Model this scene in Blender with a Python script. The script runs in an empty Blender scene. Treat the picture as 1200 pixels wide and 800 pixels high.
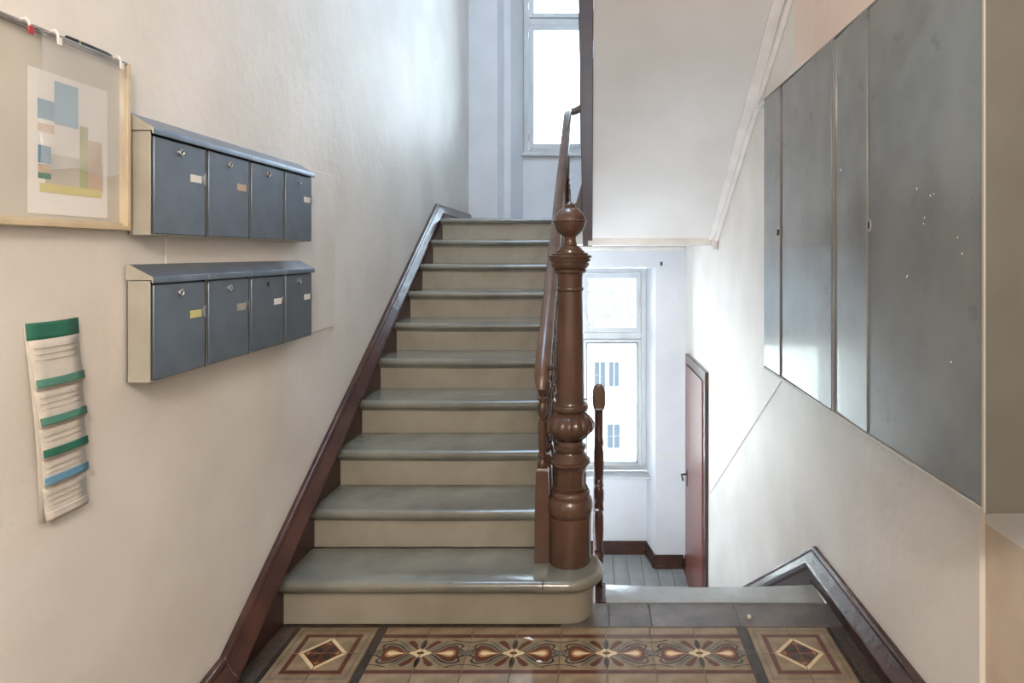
import bpy, bmesh, math, random
from mathutils import Vector, Matrix
random.seed(7)
C = bpy.context.scene
COL = C.collection

# ---------------------------------------------------------------- camera, world, lights, exposure
F = 760.0; VX = 692.0; VY = 297.0; EYE = 1.47
cd = bpy.data.cameras.new('camera'); cam = bpy.data.objects.new('camera', cd); COL.objects.link(cam)
cam.location = (0, 0, EYE); cam.rotation_euler = (math.pi/2, 0, 0)
cd.sensor_fit = 'HORIZONTAL'; cd.sensor_width = 36; cd.lens = 36*F/1200
cd.shift_x = (600-VX)/1200; cd.shift_y = (VY-400)/1200
cd.clip_start = .02; cd.clip_end = 200
C.camera = cam
w = bpy.data.worlds.new('sky'); C.world = w; w.use_nodes = True
nt = w.node_tree; bg = nt.nodes['Background']
tc = nt.nodes.new('ShaderNodeTexCoord'); sp = nt.nodes.new('ShaderNodeSeparateXYZ'); rp = nt.nodes.new('ShaderNodeValToRGB')
nt.links.new(tc.outputs['Generated'], sp.inputs[0]); nt.links.new(sp.outputs['Z'], rp.inputs[0]); nt.links.new(rp.outputs[0], bg.inputs[0])
rp.color_ramp.elements[0].color = (.82, .91, 1, 1); rp.color_ramp.elements[1].color = (.52, .73, 1, 1)
bg.inputs[1].default_value = 10.5
C.view_settings.view_transform = 'Standard'; C.view_settings.look = 'None'
C.view_settings.gamma = 1; C.view_settings.use_curve_mapping = False
C.view_settings.exposure = 0.56
def area(name, loc, rot, sx, sy, power, col, portal=False):
    l = bpy.data.lights.new(name, 'AREA'); l.shape = 'RECTANGLE'; l.size = sx; l.size_y = sy; l.energy = power; l.color = col
    o = bpy.data.objects.new(name, l); COL.objects.link(o); o.location = loc; o.rotation_euler = rot
    if portal: l.cycles.is_portal = True
    return o
area('window_portal', (-.06, 7.3, .2), (-math.pi/2, 0, 0), 1.5, 2.5, 1, (1, 1, 1), True)
area('window_portal', (-.06, 7.3, 3.65), (-math.pi/2, 0, 0), 1.5, 2.5, 1, (1, 1, 1), True)
HALL = bpy.data.lights.new('hall_lamp_bulb', 'POINT'); HALL.energy = 150; HALL.color = (1, .89, .78); HALL.shadow_soft_size = .22
ho = bpy.data.objects.new('hall_lamp_bulb', HALL); COL.objects.link(ho); ho.location = (.0, -1.0, 2.75)

# ---------------------------------------------------------------- helpers
def lin(c): 
    c = c/255
    return c/12.92 if c <= .04045 else ((c+.055)/1.055)**2.4
def rgb(r, g, b): return (lin(r), lin(g), lin(b), 1)
def mat(name, c, rough=.5, c2=None, nscale=8, bump=0, bscale=40, metal=0, stretch=None, lo=.35, hi=.65, spec=.5, dirt=None, dirtlo=.62, dscale=30, rvar=0, coat=0):
    m = bpy.data.materials.new(name); m.use_nodes = True
    n = m.node_tree.nodes; L = m.node_tree.links; b = n['Principled BSDF']
    b.inputs['Roughness'].default_value = rough; b.inputs['Metallic'].default_value = metal
    b.inputs['Specular IOR Level'].default_value = spec
    b.inputs['Coat Weight'].default_value = coat
    b.inputs['Base Color'].default_value = rgb(*c)
    t = n.new('ShaderNodeTexCoord'); mp = n.new('ShaderNodeMapping'); L.new(t.outputs['Object'], mp.inputs[0])
    if stretch: mp.inputs['Scale'].default_value = stretch
    col = None
    if c2:
        x = n.new('ShaderNodeTexNoise'); x.inputs['Scale'].default_value = nscale; x.inputs['Detail'].default_value = 6
        L.new(mp.outputs[0], x.inputs['Vector'])
        r = n.new('ShaderNodeValToRGB'); r.color_ramp.elements[0].position = lo; r.color_ramp.elements[1].position = hi
        r.color_ramp.elements[0].color = rgb(*c); r.color_ramp.elements[1].color = rgb(*c2)
        L.new(x.outputs['Fac'], r.inputs[0]); col = r.outputs[0]
        if rvar:
            mr = n.new('ShaderNodeMapRange'); mr.inputs['To Min'].default_value = rough-rvar; mr.inputs['To Max'].default_value = rough+rvar
            L.new(x.outputs['Fac'], mr.inputs['Value']); L.new(mr.outputs[0], b.inputs['Roughness'])
    if dirt:
        x = n.new('ShaderNodeTexNoise'); x.inputs['Scale'].default_value = dscale; x.inputs['Detail'].default_value = 8; x.inputs['Roughness'].default_value = .7
        L.new(mp.outputs[0], x.inputs['Vector'])
        r = n.new('ShaderNodeValToRGB'); r.color_ramp.elements[0].position = dirtlo; r.color_ramp.elements[1].position = dirtlo+.08
        r.color_ramp.elements[0].color = (0,0,0,1); r.color_ramp.elements[1].color = (1,1,1,1)
        L.new(x.outputs['Fac'], r.inputs[0])
        mx = n.new('ShaderNodeMix'); mx.data_type = 'RGBA'
        L.new(r.outputs[0], mx.inputs['Factor'])
        if col: L.new(col, mx.inputs['A'])
        else: mx.inputs['A'].default_value = rgb(*c)
        mx.inputs['B'].default_value = rgb(*dirt); col = mx.outputs['Result']
    if col: L.new(col, b.inputs['Base Color'])
    if bump:
        x = n.new('ShaderNodeTexNoise'); x.inputs['Scale'].default_value = bscale; x.inputs['Detail'].default_value = 5
        L.new(mp.outputs[0], x.inputs['Vector'])
        u = n.new('ShaderNodeBump'); u.inputs['Strength'].default_value = bump; u.inputs['Distance'].default_value = .01
        L.new(x.outputs['Fac'], u.inputs['Height']); L.new(u.outputs[0], b.inputs['Normal'])
    return m
def glass(name):
    m = bpy.data.materials.new(name); m.use_nodes = True; n = m.node_tree.nodes; L = m.node_tree.links
    n.remove(n['Principled BSDF']); out = n['Material Output']
    tr = n.new('ShaderNodeBsdfTransparent'); gl = n.new('ShaderNodeBsdfGlossy'); gl.inputs['Roughness'].default_value = .03
    fr = n.new('ShaderNodeFresnel'); fr.inputs[0].default_value = 1.45; mx = n.new('ShaderNodeMixShader')
    tr.inputs[0].default_value = (.95, .97, .96, 1)
    L.new(fr.outputs[0], mx.inputs[0]); L.new(tr.outputs[0], mx.inputs[1]); L.new(gl.outputs[0], mx.inputs[2]); L.new(mx.outputs[0], out.inputs[0])
    return m

M = {}
M['wall'] = mat('plaster', (226,222,217), .5, (214,209,202), 2.2, .24, 20, dirt=(206,196,182), dirtlo=.68, dscale=16)
M['wall_back'] = mat('plaster_back_dimmed', (211,214,220), .55, (203,206,212), 3, .08, 30)  # white plaster greyed and blued; dimmer, cooler daylight put into the colour
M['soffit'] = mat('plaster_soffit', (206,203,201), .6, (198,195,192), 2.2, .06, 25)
M['trimw'] = mat('white_trim', (220,216,212), .35, (206,202,198), 6, .05, 40)
M['tan'] = mat('tan_plaster', (205,190,172), .6, (190,172,152), 4, .10, 30)
M['pink'] = mat('pinkish_plaster', (232,216,207), .6, (226,208,198), 4, .05, 30)
M['brown'] = mat('brown_gloss_paint', (78,50,42), .24, (58,37,32), 6, .35, 9, dirt=(124,86,70), dirtlo=.66, dscale=22)
M['newel'] = mat('brown_newel_paint', (88,65,54), .22, (74,53,44), 5, .10, 20, dirt=(140,100,76), dirtlo=.70, dscale=30)
M['rail'] = mat('handrail_paint', (104,82,70), .26, (88,68,57), 6, .04, 20)
M['darkbrown'] = mat('dark_brown_paint', (64,36,34), .35, (52,28,26), 5, .06, 20)
M['door'] = mat('door_paint', (120,72,64), .28, (108,62,55), 4, .03, 20)
M['tread'] = mat('grey_green_tread_paint', (126,126,116), .18, (102,102,94), 4, .12, 30, dirt=(92,90,78), dirtlo=.66, dscale=26, rvar=.06, coat=.3)
M['riser'] = mat('grey_green_riser_paint', (156,151,139), .38, (134,129,116), 3, .12, 30, dirt=(118,108,88), dirtlo=.69, dscale=34)
M['tread_low'] = mat('grey_step_paint', (160,163,163), .16, (138,140,139), 6, .08, 25, dirt=(90,84,78), dirtlo=.68, dscale=24)
M['planks'] = mat('grey_floorboard_paint', (160,166,168), .35, (144,150,152), 6, .05, 30, dirt=(100,98,92), dirtlo=.66, dscale=20)
M['stone'] = mat('dark_embossed_stone', (104,96,92), .17, (82,74,72), 9, .55, 130)
M['dark_strip'] = mat('dark_terrazzo', (84,74,66), .35, (58,50,44), 60, .2, 60)
M['t_beige'] = mat('tile_beige', (142,122,97), .22, (120,101,78), 14, .02, 60, dirt=(118,92,66), dirtlo=.66, dscale=40)
M['t_grey'] = mat('tile_grey', (132,120,98), .24, (118,106,86), 14, .02, 60)
M['t_dark'] = mat('tile_dark', (60,52,46), .24, (48,42,38), 14)
M['t_maroon'] = mat('tile_maroon', (90,54,42), .24, (80,44,32), 14)
M['t_orange'] = mat('tile_orange', (158,112,72), .24, (146,100,62), 14)
M['t_cream'] = mat('tile_cream', (214,190,150), .24, (196,170,130), 14)
M['t_slate'] = mat('tile_slate', (104,100,88), .24, (90,86,76), 14)
M['cab'] = mat('cabinet_grey_lacquer', (122,126,126), .25, (106,110,110), 3.5, .02, 12, dirt=(98,100,100), dirtlo=.60, dscale=5, spec=.6, coat=.25)
M['cab_side'] = mat('cabinet_shaded_side', (92,90,85), .45, (86,83,78), 5, .02, 20)  # cabinet grey made darker and browner; side shade and warm lamplight in the colour
M['edge'] = mat('cabinet_edge', (160,157,150), .4)
M['mail'] = mat('mailbox_grey_enamel', (126,137,150), .33, (116,127,140), 10, .02, 60, metal=.65, spec=.5)
M['mail_side'] = mat('mailbox_side_warm_lit', (176,174,164), .42, (166,162,150), 12, .02, 60, metal=.2)  # same grey boxes; warm light on the sides put into this beige
M['chrome'] = mat('chrome', (200,200,200), .2, metal=1)
M['black'] = mat('black_plastic', (20,20,22), .4)
M['frame_cream'] = mat('cream_wood', (206,190,160), .45, (190,172,140), 8)
M['pinboard'] = mat('pinboard', (196,192,180), .7, (186,182,170), 5)
M['paper'] = mat('paper', (226,224,220), .7)
M['green'] = mat('calendar_green', (36,104,84), .6)
M['teal'] = mat('calendar_teal', (76,128,112), .6)
M['calpaper'] = mat('calendar_paper', (204,197,188), .65, (192,186,178), 30)
M['blue'] = mat('print_blue', (96,144,172), .5); M['yellow'] = mat('print_yellow', (206,198,132), .5)
M['olive'] = mat('print_olive', (168,172,122), .5); M['printgreen'] = mat('print_green', (60,120,90), .5); M['tanprint'] = mat('print_tan', (198,172,146), .5)
M['red'] = mat('print_red', (170,40,50), .5)
M['upvc'] = mat('white_window_paint', (196,200,203), .35, (186,190,194), 6)
M['gasket'] = mat('dark_gasket', (58,54,54), .5)
M['glass'] = glass('window_glass')
def plastic(name, rough, a):
    m = bpy.data.materials.new(name); m.use_nodes = True; b = m.node_tree.nodes['Principled BSDF']
    b.inputs['Base Color'].default_value = (.9,.92,.95,1); b.inputs['Roughness'].default_value = rough; b.inputs['Alpha'].default_value = a
    return m
M['sleeve'] = plastic('clear_plastic_sleeve', .15, .13)
M['acryl'] = plastic('acrylic_cover', .12, .05)
M['printsky'] = mat('print_sky', (120,168,192), .5)
M['facade'] = mat('cream_facade', (226,222,212), .8, (216,212,202), .8)
M['roof'] = mat('pale_roof', (112,110,107), .9, (98,96,94), 3, spec=.1)
M['farframe'] = mat('far_window_frame', (120,118,115), .9, spec=.1)
M['farglass'] = mat('far_window_glass', (62,66,70), .8, spec=.05)
M['lampglass'] = bpy.data.materials.new('lamp_glass'); M['lampglass'].use_nodes = True
b_ = M['lampglass'].node_tree.nodes['Principled BSDF']; b_.inputs['Emission Color'].default_value = (1,.85,.68,1); b_.inputs['Emission Strength'].default_value = 3

ORG = {}
def link(name, me, org, parent):
    o = bpy.data.objects.new(name, me); COL.objects.link(o)
    p = ORG[parent.name] if parent else Vector((0,0,0))
    o.parent = parent; o.location = org - p; ORG[o.name] = org
    return o
class MB:
    def __init__(s): s.v = []; s.f = []; s.m = []; s.sm = []
    def add(s, vs, fs, mi=0, smooth=False):
        k = len(s.v); s.v += [tuple(v) for v in vs]; s.f += [[i+k for i in f] for f in fs]; s.m += [mi]*len(fs); s.sm += [smooth]*len(fs); return s
    def box(s, x0, x1, y0, y1, z0, z1, mi=0):
        x0, x1 = sorted((x0, x1)); y0, y1 = sorted((y0, y1)); z0, z1 = sorted((z0, z1))
        return s.add([(x,y,z) for z in (z0,z1) for y in (y0,y1) for x in (x0,x1)],
              [(0,2,3,1),(4,5,7,6),(0,1,5,4),(2,6,7,3),(0,4,6,2),(1,3,7,5)], mi)
    def prism(s, pts, a, b, axis='x', mi=0, smooth=False):   # closed 2D outline extruded along an axis
        n = len(pts)
        def P(p, t): return {'x': (t, p[0], p[1]), 'y': (p[0], t, p[1]), 'z': (p[0], p[1], t)}[axis]
        vs = [P(p, a) for p in pts] + [P(p, b) for p in pts]
        s.add(vs, [[i, (i+1) % n, n+(i+1) % n, n+i] for i in range(n)], mi, smooth)
        k = len(s.v)-2*n
        s.f += [[k+i for i in range(n)][::-1], [k+n+i for i in range(n)]]; s.m += [mi, mi]; s.sm += [False, False]
        return s
    def rings(s, rings, mi=0, smooth=True, cap=True):
        n = len(rings[0]); k = len(s.v)
        for r in rings: s.v += [tuple(p) for p in r]
        for j in range(len(rings)-1):
            for i in range(n):
                s.f.append([k+j*n+i, k+j*n+(i+1) % n, k+(j+1)*n+(i+1) % n, k+(j+1)*n+i]); s.m.append(mi); s.sm.append(smooth)
        if cap:
            s.f.append([k+i for i in range(n)][::-1]); s.f.append([k+(len(rings)-1)*n+i for i in range(n)]); s.m += [mi]*2; s.sm += [False]*2
        return s
    def lathe(s, prof, c=(0,0), n=28, mi=0, mod=None):
        rs = []
        for z, r in prof:
            rs.append([(c[0]+(r*(1+(mod(z, 2*math.pi*i/n) if mod else 0)))*math.cos(2*math.pi*i/n),
                        c[1]+(r*(1+(mod(z, 2*math.pi*i/n) if mod else 0)))*math.sin(2*math.pi*i/n), z) for i in range(n)])
        return s.rings(rs, mi)
    def tube(s, path, r, n=12, mi=0, sy=1.0, up=(0,0,1)):     # r: number or list; sy flattens vertically
        path = [Vector(p) for p in path]; rs = []
        for i, p in enumerate(path):
            d = (path[min(i+1, len(path)-1)]-path[max(i-1, 0)]).normalized()
            sd = d.cross(Vector(up)); sd = sd.normalized() if sd.length > 1e-4 else Vector((1,0,0))
            u = sd.cross(d).normalized(); q = r[i] if isinstance(r, (list, tuple)) else r
            rs.append([p + sd*q*math.cos(2*math.pi*k/n) + u*q*sy*math.sin(2*math.pi*k/n) for k in range(n)])
        return s.rings(rs, mi)
    def build(s, name, mats, parent=None, bevel=0, org=None, fixn=True):
        if org is None:
            xs, ys, zs = zip(*s.v); org = Vector(((min(xs)+max(xs))/2, (min(ys)+max(ys))/2, min(zs)))
        org = Vector(org)
        me = bpy.data.meshes.new(name)
        me.from_pydata([tuple(Vector(v)-org) for v in s.v], [], s.f)
        for m in (mats if isinstance(mats, (list, tuple)) else [mats]): me.materials.append(M[m])
        me.polygons.foreach_set('material_index', s.m); me.polygons.foreach_set('use_smooth', s.sm)
        if fixn:
            b = bmesh.new(); b.from_mesh(me); bmesh.ops.recalc_face_normals(b, faces=b.faces); b.to_mesh(me); b.free()
        me.set_sharp_from_angle(angle=.55)
        me.update()
        o = link(name, me, org, parent)
        if bevel:
            md = o.modifiers.new('bevel', 'BEVEL'); md.width = bevel; md.segments = 2; md.limit_method = 'ANGLE'; md.angle_limit = .7
        return o
def thing(name, label, cat, loc, group=None):
    o = bpy.data.objects.new(name, None); COL.objects.link(o); o.empty_display_size = .1
    o.location = loc; ORG[o.name] = Vector(loc); o['label'] = label; o['category'] = cat
    if group: o['group'] = group
    return o
def tag(o, label, cat, group=None):
    o['label'] = label; o['category'] = cat
    if group: o['group'] = group
    return o
def struct(o, label=None):
    o['kind'] = 'structure'
    if label: o['label'] = label
    return o
def sgroup(name, loc, label=None):
    o = bpy.data.objects.new(name, None); COL.objects.link(o); o.location = loc; ORG[o.name] = Vector(loc); o['kind'] = 'structure'
    if label: o['label'] = label
    return o

# ---------------------------------------------------------------- dimensions read off the photograph
XL = -1.25                                   # left wall face
def XR(Y): return 1.04-.0148*(Y-2.2)         # right wall face
FZ = -.012                                   # hall landing floor
R_, G_ = .175, .28; Y1 = 2.548
LOWZ = -1.75; UPZ = 1.75; YB = 6.65; YN = 6.97
def noseY(k): return Y1+(k-1)*G_
def xl(Y): return -1.224+(Y-2.556)*.0246     # left end of the treads

# ---------------------------------------------------------------- walls
struct(MB().box(XL-.25, XL, -2.6, 7.3, -1.95, 5.6).build('wall_left', 'wall'), 'long white plastered wall on the left behind the mailboxes')
b = MB(); y0, y1 = 1.745, 7.3
b.prism([(XR(y0), y0), (XR(y1), y1), (1.35, y1), (1.35, y0)], -1.95, 5.6, 'z')
struct(b.build('wall_right', 'wall'), 'white plastered wall on the right under the grey cabinet')
b = MB(); b.box(1.062, 1.35, -2.6, 1.744, FZ-.2, .745)
wn = struct(b.build('wall_right', 'tan'), 'tan lower wall strip at the right edge below the cabinet')
struct(MB().box(1.062, 1.35, -2.6, 1.744, .745, 5.6).build('wall_right', 'wall'), 'white upper wall at the right edge behind the cabinet')
struct(MB().box(-1.5, 1.35, -2.85, -2.6, -.2, 3.5).build('wall_rear', 'wall'))
# back wall: piers, lintels, spandrels, splayed reveals
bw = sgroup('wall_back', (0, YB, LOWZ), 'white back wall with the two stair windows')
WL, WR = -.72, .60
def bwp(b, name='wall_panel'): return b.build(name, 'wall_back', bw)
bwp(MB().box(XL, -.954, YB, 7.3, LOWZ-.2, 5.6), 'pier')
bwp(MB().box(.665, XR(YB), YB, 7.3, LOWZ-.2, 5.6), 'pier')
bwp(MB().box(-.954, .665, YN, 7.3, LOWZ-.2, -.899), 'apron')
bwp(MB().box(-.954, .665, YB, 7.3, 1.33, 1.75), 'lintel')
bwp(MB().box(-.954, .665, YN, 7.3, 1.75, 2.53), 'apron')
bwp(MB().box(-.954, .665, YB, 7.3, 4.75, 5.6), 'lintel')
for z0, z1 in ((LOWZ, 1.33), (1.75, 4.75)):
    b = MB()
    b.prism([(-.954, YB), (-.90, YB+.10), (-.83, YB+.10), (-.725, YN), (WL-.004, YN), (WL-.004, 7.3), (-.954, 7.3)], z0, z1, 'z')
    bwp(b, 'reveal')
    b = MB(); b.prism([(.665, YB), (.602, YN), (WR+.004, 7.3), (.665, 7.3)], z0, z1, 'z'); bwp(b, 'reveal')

# ceilings
struct(MB().box(XL, 1.35, -2.6, 2.30, 3.42, 3.60).build('ceiling', 'soffit'), 'flat ceiling over the tiled hall landing')
struct(MB().box(-.06, 1.35, 2.30, 7.3, 5.6, 5.75).build('ceiling', 'soffit'), 'underside of the next floor over the right half of the stairwell')
struct(MB().box(-1.5, 1.35, 2.20, 2.30, 3.60, 5.6).build('wall_upper', 'wall'))

struct(MB().box(-1.5, -.06, 4.25, 7.3, 5.6, 5.75).build('ceiling', 'soffit'), 'unseen ceiling high over the upper stair window, sized to limit sky light')  # unseen; sized so the open shaft beside it lets in less sky light
# ---------------------------------------------------------------- windows
def window(name, label, z0, z1, transom, mull, upper):
    g = sgroup(name, (-.06, YN+.04, z0), label)
    y0, y1 = YN+.03, YN+.10; fw = .055
    b = MB(); b.box(WL, WL+fw, y0, y1, z0, z1); b.box(WR-fw, WR, y0, y1, z0, z1); b.box(WL+fw, WR-fw, y0, y1, z0, z0+.05); b.box(WL+fw, WR-fw, y0, y1, z1-.05, z1)
    b.box(WL+fw, WR-fw, y0-.005, y1-.002, transom-.035, transom+.035); b.box(mull-.02, mull+.02, y0+.002, y1-.004, z0+.05, transom-.035); b.box(mull-.02, mull+.02, y0+.002, y1-.004, transom+.035, z1-.05)
    b.build('window_frame', 'upvc', g, .004)
    for xa, xb, side in ((WL+fw, mull-.02, 0), (mull+.02, WR-fw, 1)):
        for za, zb, top in ((z0+.05, transom-.035, 0), (transom+.035, z1-.05, 1)):
            s = .05 if (top or upper) else .035
            b = MB(); e = .004; xa_, xb_, za_, zb_ = xa+e, xb-e, za+e, zb-e
            ys0, ys1 = y0-.018, y0+.045
            b.box(xa_, xa_+s, ys0, ys1, za_, zb_); b.box(xb_-s, xb_, ys0, ys1, za_, zb_); b.box(xa_+s, xb_-s, ys0, ys1, za_, za_+s); b.box(xa_+s, xb_-s, ys0, ys1, zb_-s, zb_)
            sash = b.build('sash', 'upvc', g, .004)
            if not upper and not top:
                b = MB(); t = .008; u = s-.001
                b.box(xa_+u, xa_+u+t, ys0-.003, ys1, za_+u, zb_-u); b.box(xb_-u-t, xb_-u, ys0-.003, ys1, za_+u, zb_-u)
                b.box(xa_+u, xb_-u, ys0-.003, ys1, zb_-u-t, zb_-u); b.box(xa_+u, xb_-u, ys0-.003, ys1, za_+u, za_+u+t*.6)
                b.build('gasket', 'gasket', sash)['label'] = 'thin dark edge around the pane'
            MB().box(xa_+s-.006, xb_-s+.006, y0+.012, y0+.018, za_+s-.006, zb_-s+.006).build('pane', 'glass', sash)
            if side == 1 and not upper and top:
                b = MB(); hz = (za+zb)/2+.02; b.box(xb_-s*.5-.008, xb_-s*.5+.008, ys0-.012, ys0, hz-.03, hz+.03); b.box(xb_-s*.5-.005, xb_-s*.5+.005, ys0-.03, ys0-.012, hz-.07, hz+.01)
                b.build('window_handle', 'upvc', sash, .002)
            if side == 0 and upper:
                for hz in (za+.12, zb-.12):
                    MB().lathe([(hz-.035, .007), (hz+.035, .007)], (xa+.0, ys0-.006), 10).build('hinge', 'chrome', sash)
    b = MB()
    if upper: b.box(-.735, .615, YN-.05, YN-.001, z0-.04, z0-.001)
    else: b.prism([(WL+.0, YN+.029), (WL-.06, YN-.17), (WR+.04, YN-.17), (WR+.0, YN+.029)], z0-.029, z0-.001, 'z')
    b.build('window_sill', 'upvc', g, .008)
    return g
window('window_1', 'lower white stair window with a bright pale house outside, behind the newel post', -.87, 1.31, .585, -.10, False)
window('window_2', 'upper white stair window filled with white sky at the top of the stairs', 2.55, 4.75, 3.97, -.045, True)

# ---------------------------------------------------------------- hall floor with tiles
fl = sgroup('floor', (-.1, 1.3, FZ-.2), 'patterned cement tile floor of the hall landing')
ZT = FZ
b = MB(); b.box(XL, 1.06, -2.6, 2.76, FZ-.2, FZ-.006); b.build('floor_slab', 'dark_strip', fl)
LV = .00025
def poly(b, pts, z, mi): 
    b.add([(x, y, z) for x, y in pts], [list(range(len(pts)))], mi)
TM = ['t_beige', 't_grey', 't_dark', 't_maroon', 't_orange', 't_cream', 't_slate']
def tilebase(b, x0, x1, y0, y1, mi=0, g=.0012):
    b.box(x0+g, x1-g, y0+g, y1-g, ZT-.012, ZT-.0012*random.random()*0, mi)
def smooth(pts, n=4):     # Catmull-Rom through control points (open)
    out = []
    for i in range(len(pts)-1):
        p0 = pts[max(i-1,0)]; p1 = pts[i]; p2 = pts[i+1]; p3 = pts[min(i+2, len(pts)-1)]
        for k in range(n):
            t = k/n
            out.append(tuple(.5*((2*p1[j])+(-p0[j]+p2[j])*t+(2*p0[j]-5*p1[j]+4*p2[j]-p3[j])*t*t+(-p0[j]+3*p1[j]-3*p2[j]+p3[j])*t**3) for j in (0,1)))
    out.append(pts[-1]); return out
def mirror(pts): return pts + [(u, -v) for u, v in pts[::-1]]
def flower_half():       # u 0 (flower centre) .. 1 (ring), v -1..1
    L = []
    leaf = mirror(smooth([(.10,.02),(.30,.20),(.50,.56),(.76,.68),(.90,.50),(.86,.28),(.99,.14)]))
    L.append((leaf, 2)); 
    leaf2 = mirror(smooth([(.16,.02),(.32,.14),(.52,.48),(.75,.60),(.85,.45),(.81,.25),(.93,.10)])); L.append((leaf2, 1))
    l3 = mirror(smooth([(.16,.01),(.34,.11),(.53,.43),(.74,.53),(.82,.28),(.84,.02)])); L.append((l3, 3))
    l4 = mirror(smooth([(.20,.01),(.42,.07),(.56,.22),(.68,.25),(.75,.12),(.76,.01)])); L.append((l4, 4))
    l5 = mirror(smooth([(.36,.01),(.52,.08),(.62,.14),(.70,.08),(.71,.01)])); L.append((l5, 5))
    for s in (1, -1):
        p = smooth([(.03,.20),(.10,.40),(.14,.62),(.26,.84),(.36,.74),(.26,.52),(.14,.30),(.06,.18)]); L.append(([(u, s*v) for u, v in p], 3))
        p = smooth([(.0,.24),(.045,.5),(.03,.80),(.0,.92)]); L.append(([(u, s*v) for u, v in p]+[(0, s*.24)], 2))
        p = smooth([(.10,.12),(.26,.34),(.40,.66),(.56,.84),(.52,.70),(.40,.46),(.28,.24),(.14,.10)]); L.append(([(u, s*v) for u, v in p], 6))
        p = smooth([(.62,.92),(.82,.80),(1.,.76)])+smooth([(1.,.72),(.80,.76),(.60,.88)]); L.append(([(u, s*v) for u, v in p], 2))
    c = [(.20*math.cos(a)*(1+.18*math.cos(4*a)), .24*math.sin(a)*(1+.18*math.cos(4*a))) for a in [math.pi*(i/14-.5) for i in range(15)]]
    L.append((c, 5)); c = [(.075*math.cos(a), .09*math.sin(a)) for a in [math.pi*(i/8-.5) for i in range(9)]]; L.append((c, 3))
    c = [(1-.15*math.cos(a), .17*math.sin(a)) for a in [math.pi*(i/10-.5) for i in range(11)]]; L.append((c, 2))
    c = [(1-.13*math.cos(a), .15*math.sin(a)) for a in [math.pi*(i/10-.5) for i in range(11)]]; L.append((c, 6))
    return L
FH = flower_half()
XF0 = -.803; TW = .1725
def put(name, b, parent, org=None): 
    return b.build(name, TM, parent, org=org, fixn=False)
# flower band: four flowers of two tiles each, strips on both sides
for t in range(8):
    x0 = XF0+t*TW; x1 = x0+TW
    b = MB(); tilebase(b, x0, x1, 2.31, 2.50)
    for k, (pts, mi) in enumerate(FH):
        flip = (t % 2 == 0)                     # even tile: flower centre on its right
        q = [((x1-(TW-.003)*u-.0015) if flip else (x0+.0015+(TW-.003)*u), 2.405+.091*v) for u, v in pts]
        if flip != (mi == -1): q = q[::-1] if flip else q
        poly(b, q, ZT+LV*(k+1)*.35, mi)
    put('tile', b, fl)
    b = MB(); tilebase(b, x0, x1, 2.5, 2.572); poly(b, [(x0+.002, 2.502), (x1-.002, 2.502), (x1-.002, 2.524), (x0+.002, 2.524)], ZT+LV, 3); put('border_tile', b, fl)
    b = MB(); tilebase(b, x0, x1, 2.238, 2.31); poly(b, [(x0+.002, 2.288), (x1-.002, 2.288), (x1-.002, 2.308), (x0+.002, 2.308)], ZT+LV, 3); put('border_tile', b, fl)
# corner blocks of four tiles with a framed diamond
def corner(cx, cy, hx, hy):
    for sx in (-1, 1):
        for sy in (-1, 1):
            b = MB(); tilebase(b, *sorted((cx, cx+sx*hx)), *sorted((cy, cy+sy*hy)))
            def P(pts, k, mi):
                q = [(cx+sx*(.0015+(hx-.003)*u), cy+sy*(.0015+(hy-.003)*v)) for u, v in pts]
                if sx*sy < 0: q = q[::-1]
                poly(b, q, ZT+LV*k, mi)
            P([(0,0),(.72,0),(.72,.72),(0,.72)], 1, 3); P([(0,0),(.60,0),(.60,.60),(0,.60)], 2, 4 if False else 0)
            P([(.0,.0),(.56,.0),(.56,.56),(.0,.56)], 2.3, 0)
            P([(0,0),(.58,0),(0,.58)], 3, 5); P([(0,0),(.46,0),(0,.46)], 4, 3)
            P([(.02,.02),(.14,.05),(.26,.16),(.20,.25),(.06,.15)], 5, 2); P([(.30,0),(.40,.0),(.34,.07)], 5, 4); P([(0,.30),(.07,.34),(0,.40)], 5, 4)
            P([(.86,0),(.89,0),(.89,.89),(0,.89),(0,.86),(.86,.86)], 1, 6)
            put('corner_tile', b, fl)
corner(-.992, 2.405, .155, .166); corner(.775, 2.405, .157, .166)
for x0, x1 in ((-.834, XF0), (XF0+8*TW, .615)):
    b = MB(); tilebase(b, x0, x1, 2.238, 2.572, 2); put('dark_strip_tile', b, fl)
for x0, x1 in ((-1.168, -1.148), (.934, .950)):
    b = MB(); tilebase(b, x0, x1, 2.238, 2.572, 2); put('dark_strip_tile', b, fl)
for x0, x1 in ((-1.168, -.834), (-.834, -.147), (-.147, .615), (.615, .950)):
    b = MB(); tilebase(b, x0, x1, 2.214, 2.237, 2); put('dark_strip_tile', b, fl)
# field tiles towards the camera
for j in range(4):
    for i in range(12):
        x0 = -1.168+i*.1765; y1_ = 2.212-j*.172
        b = MB(); tilebase(b, x0, x0+.1765, y1_-.172, y1_, 0)
        cx, cy = x0+.08825, y1_-.086
        poly(b, [(cx+.07*math.cos(a*math.pi/4+.39), cy+.07*math.sin(a*math.pi/4+.39)) for a in range(8)], ZT+LV, (3, 6)[(i+j) % 2])
        poly(b, [(cx+.05*math.cos(a*math.pi/4+.39), cy+.05*math.sin(a*math.pi/4+.39)) for a in range(8)], ZT+LV*2, 5)
        poly(b, [(cx+.03*math.cos(a*math.pi/2), cy+.03*math.sin(a*math.pi/2)) for a in range(4)], ZT+LV*3, 3)
        put('field_tile', b, fl)
for x0, x1 in ((XL, -1.169), (.951, 1.06)):
    b = MB(); b.box(x0, x1, 1.5, 2.572, ZT-.012, ZT-.001); b.build('edge_strip', 'dark_strip', fl)
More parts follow.
